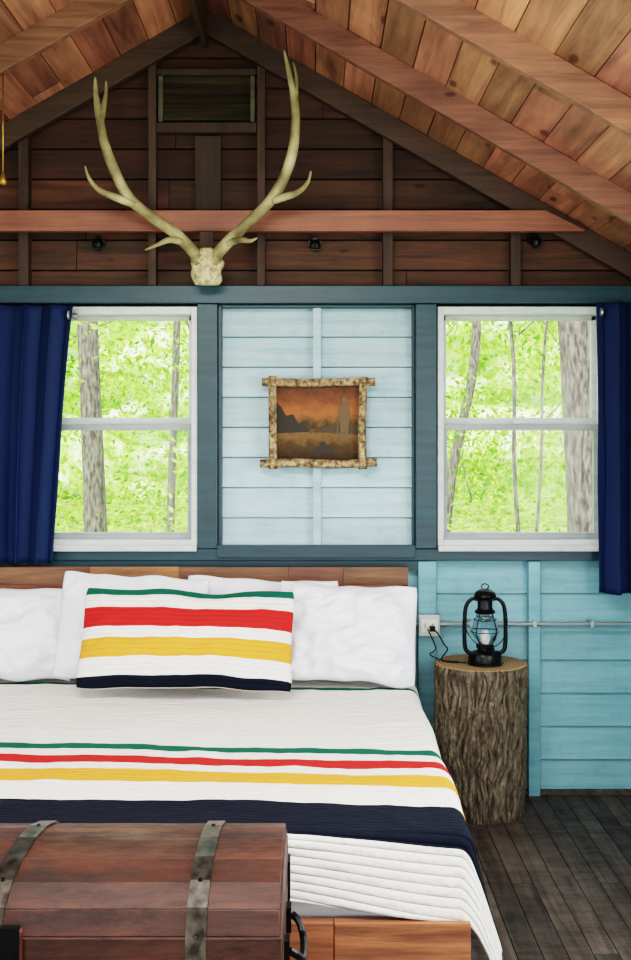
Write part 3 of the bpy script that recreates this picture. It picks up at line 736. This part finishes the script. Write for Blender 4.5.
r1=ramp(nt,[(.35,lin((62,58,54))),(.65,lin((126,120,114)))]); L(nt,n1.outputs[0],r1.inputs[0]); L(nt,r1.outputs[0],b.inputs['Base Color']); bump(nt,b,n1.outputs[0],.8,.03)
def leafmat(name,c0,c1):
    m=bpy.data.materials.new(name); m.use_nodes=True; nt=m.node_tree; nt.nodes.clear()
    o_=N(nt,'ShaderNodeOutputMaterial'); g=N(nt,'ShaderNodeNewGeometry'); r_=ramp(nt,[(0,lin(c0)),(1,lin(c1))]); L(nt,g.outputs['Random Per Island'],r_.inputs[0])
    d=N(nt,'ShaderNodeBsdfDiffuse'); t=N(nt,'ShaderNodeBsdfTranslucent'); mx=N(nt,'ShaderNodeMixShader'); mx.inputs[0].default_value=.5
    L(nt,r_.outputs[0],d.inputs[0]); L(nt,r_.outputs[0],t.inputs[0]); L(nt,d.outputs[0],mx.inputs[1]); L(nt,t.outputs[0],mx.inputs[2]); L(nt,mx.outputs[0],o_.inputs[0]); return m
M_leaf=leafmat('leaves',(84,146,44),(202,238,124))
mb=MB()
def tree(x,y,rr,lean=0,top=9,bend=0):
    mb.tube([(x-lean*.5,y,-.6),(x,y,1.2),(x+lean*.5+bend,y,2.6),(x+lean,y,4.5),(x+lean*2+bend,y,top)],[rr*1.15,rr,rr*.95,rr*.85,rr*.5],16,6,jit=.1)
y=12.; tree(X(94,y),y,.115,lean=-.12)
y=8.8; tree(X(587,y),y,.155,lean=-.16)
y=15; tree(X(172,y),y,.05,lean=.1)
y=14; tree(X(452,y),y,.06,lean=.35,bend=.1)
y=11; tree(X(515,y),y,.02,lean=-.3,bend=.12,top=5); tree(X(540,y),y,.015,lean=.3,bend=-.1,top=5)
for xx,yy in ((-9,20),(-1.2,24),(9.5,21),(-12,28),(1.5,30),(12,27)):
    tree(xx,yy,random.uniform(.05,.1),lean=random.uniform(-.5,.5),top=9)
for _ in range(50):
    y=random.uniform(10,20); x=random.uniform(-9,9); z=random.uniform(-.4,4)
    p=Vector((x,y,z)); d=Vector((random.uniform(-1,1),random.uniform(-.3,.3),random.uniform(.2,1))).normalized()
    pts=[p]; 
    for k in range(4): d=(d+Vector((random.uniform(-.4,.4),0,random.uniform(-.2,.3)))).normalized(); pts.append(pts[-1]+d*.6)
    mb.tube(pts,[.015,.012,.01,.008,.004],6,3)
mb.make('forest_trunks',M_tb,smooth=True)
def leaves(name,nclu,per,yr,xr,zr,size,spread,mat):
    nc=nclu
    cy=np.random.uniform(yr[0],yr[1],nc); cx=np.random.uniform(-1,1,nc)*xr*(cy/yr[1]*.6+.4); cz=np.random.uniform(zr[0],zr[1],nc)
    ctr=np.repeat(np.stack([cx,cy,cz],1),per,0)+np.random.normal(0,1,(nc*per,3))*np.array([spread,spread*.6,spread*.55])
    n_=len(ctr)
    a=np.random.normal(0,1,(n_,3)); a/=np.linalg.norm(a,axis=1)[:,None]
    b__=np.random.normal(0,1,(n_,3)); b__-=a*(a*b__).sum(1)[:,None]; b__/=np.linalg.norm(b__,axis=1)[:,None]
    s=np.random.uniform(.6,1.3,n_)[:,None]*size
    v=np.stack([ctr-a*s,ctr-b__*s*.45,ctr+a*s,ctr+b__*s*.45],1).reshape(-1,3)
    f=np.arange(n_*4).reshape(-1,4)
    me=bpy.data.meshes.new(name); me.from_pydata(v.tolist(),[],f.tolist()); me.materials.append(mat)
    o=bpy.data.objects.new(name,me); sc.collection.objects.link(o)
leaves('forest_foliage',360,120,(9.5,22),11,(-.5,6.5),.045,.5,M_leaf)
leaves('forest_foliage',560,100,(20,34),18,(-.5,10),.09,.9,M_leaf)
M_far,nt,b=newmat('treeline',(150,200,90),1)
tc=N(nt,'ShaderNodeTexCoord'); n1=N(nt,'ShaderNodeTexNoise'); n1.inputs['Scale'].default_value=1.6; n1.inputs['Detail'].default_value=8; n1.inputs['Roughness'].default_value=.7; L(nt,tc.outputs['Object'],n1.inputs['Vector'])
r1=ramp(nt,[(.36,lin((100,160,60))),(.48,lin((176,220,110))),(.6,lin((240,250,224)))]); L(nt,n1.outputs[0],r1.inputs[0]); L(nt,r1.outputs[0],b.inputs['Base Color'])
vs=[];fs=[]
for j in range(21):
    for i in range(61):
        a=-1.1+2.2*i/60; R0=40+2*noise.noise(Vector((i*.4,j*.5,0)))
        vs.append((R0*math.sin(a),R0*math.cos(a),-.6+j*.5*(1+.1*noise.noise(Vector((i*.5,0,0))))))
for j in range(20):
    for i in range(60): k=j*61+i; fs.append((k,k+1,k+62,k+61))
mk('distant_treeline',vs,fs,M_far,smooth=True)

# ------------------------------------------------------------ lights
w=bpy.data.worlds.new('World'); sc.world=w; w.use_nodes=True
bg=w.node_tree.nodes['Background']; bg.inputs[0].default_value=(.97,.98,1,1); bg.inputs[1].default_value=3.0
def area(name,loc,rot,sx,sy,p,col=(1,1,1)):
    l=bpy.data.lights.new(name,'AREA'); l.shape='RECTANGLE'; l.size=sx; l.size_y=sy; l.energy=p; l.color=col
    o=bpy.data.objects.new(name,l); o.location=loc; o.rotation_euler=rot; sc.collection.objects.link(o)
area('front_fill',(-.45,YF+.05,1.2),(r(88),0,0),2.8,1.9,62,(1,.96,.91))  # added fill lamp behind the camera, lifts the whole room
area('overhead_fill',(-.45,2.1,2.95),(r(14),0,0),1.4,.8,88,(1,.96,.91))  # unseen overhead fill, added to brighten the quilt top
area('right_side_fill',(XW-.02,2.65,1.55),(0,r(90),0),1.1,2.4,66,(1,.98,.95))  # added out-of-view fill from the right, gives the bed shape
area('left_side_fill',(XL+.02,2.65,1.55),(0,r(-90),0),1.1,2.4,28,(1,.98,.95))  # weaker added fill on the left, also out of view
s=bpy.data.lights.new('sun','SUN'); s.energy=6.5; s.angle=.05; s.color=(1,.96,.88); so=bpy.data.objects.new('sun',s); so.rotation_euler=(r(38),0,r(-25)); sc.collection.objects.link(so)

# ------------------------------------------------------------ camera
cam=bpy.data.cameras.new('camera'); co=bpy.data.objects.new('camera',cam); sc.collection.objects.link(co)
co.location=(0,0,CH); co.rotation_euler=(r(90),0,0)
cam.sensor_fit='VERTICAL'; cam.sensor_height=36; cam.sensor_width=36; cam.lens=F/960*36; cam.shift_y=-46/960; cam.clip_end=200
sc.camera=co
sc.view_settings.view_transform='Filmic'
try: sc.view_settings.look='High Contrast'
except Exception: pass
sc.view_settings.exposure=.18
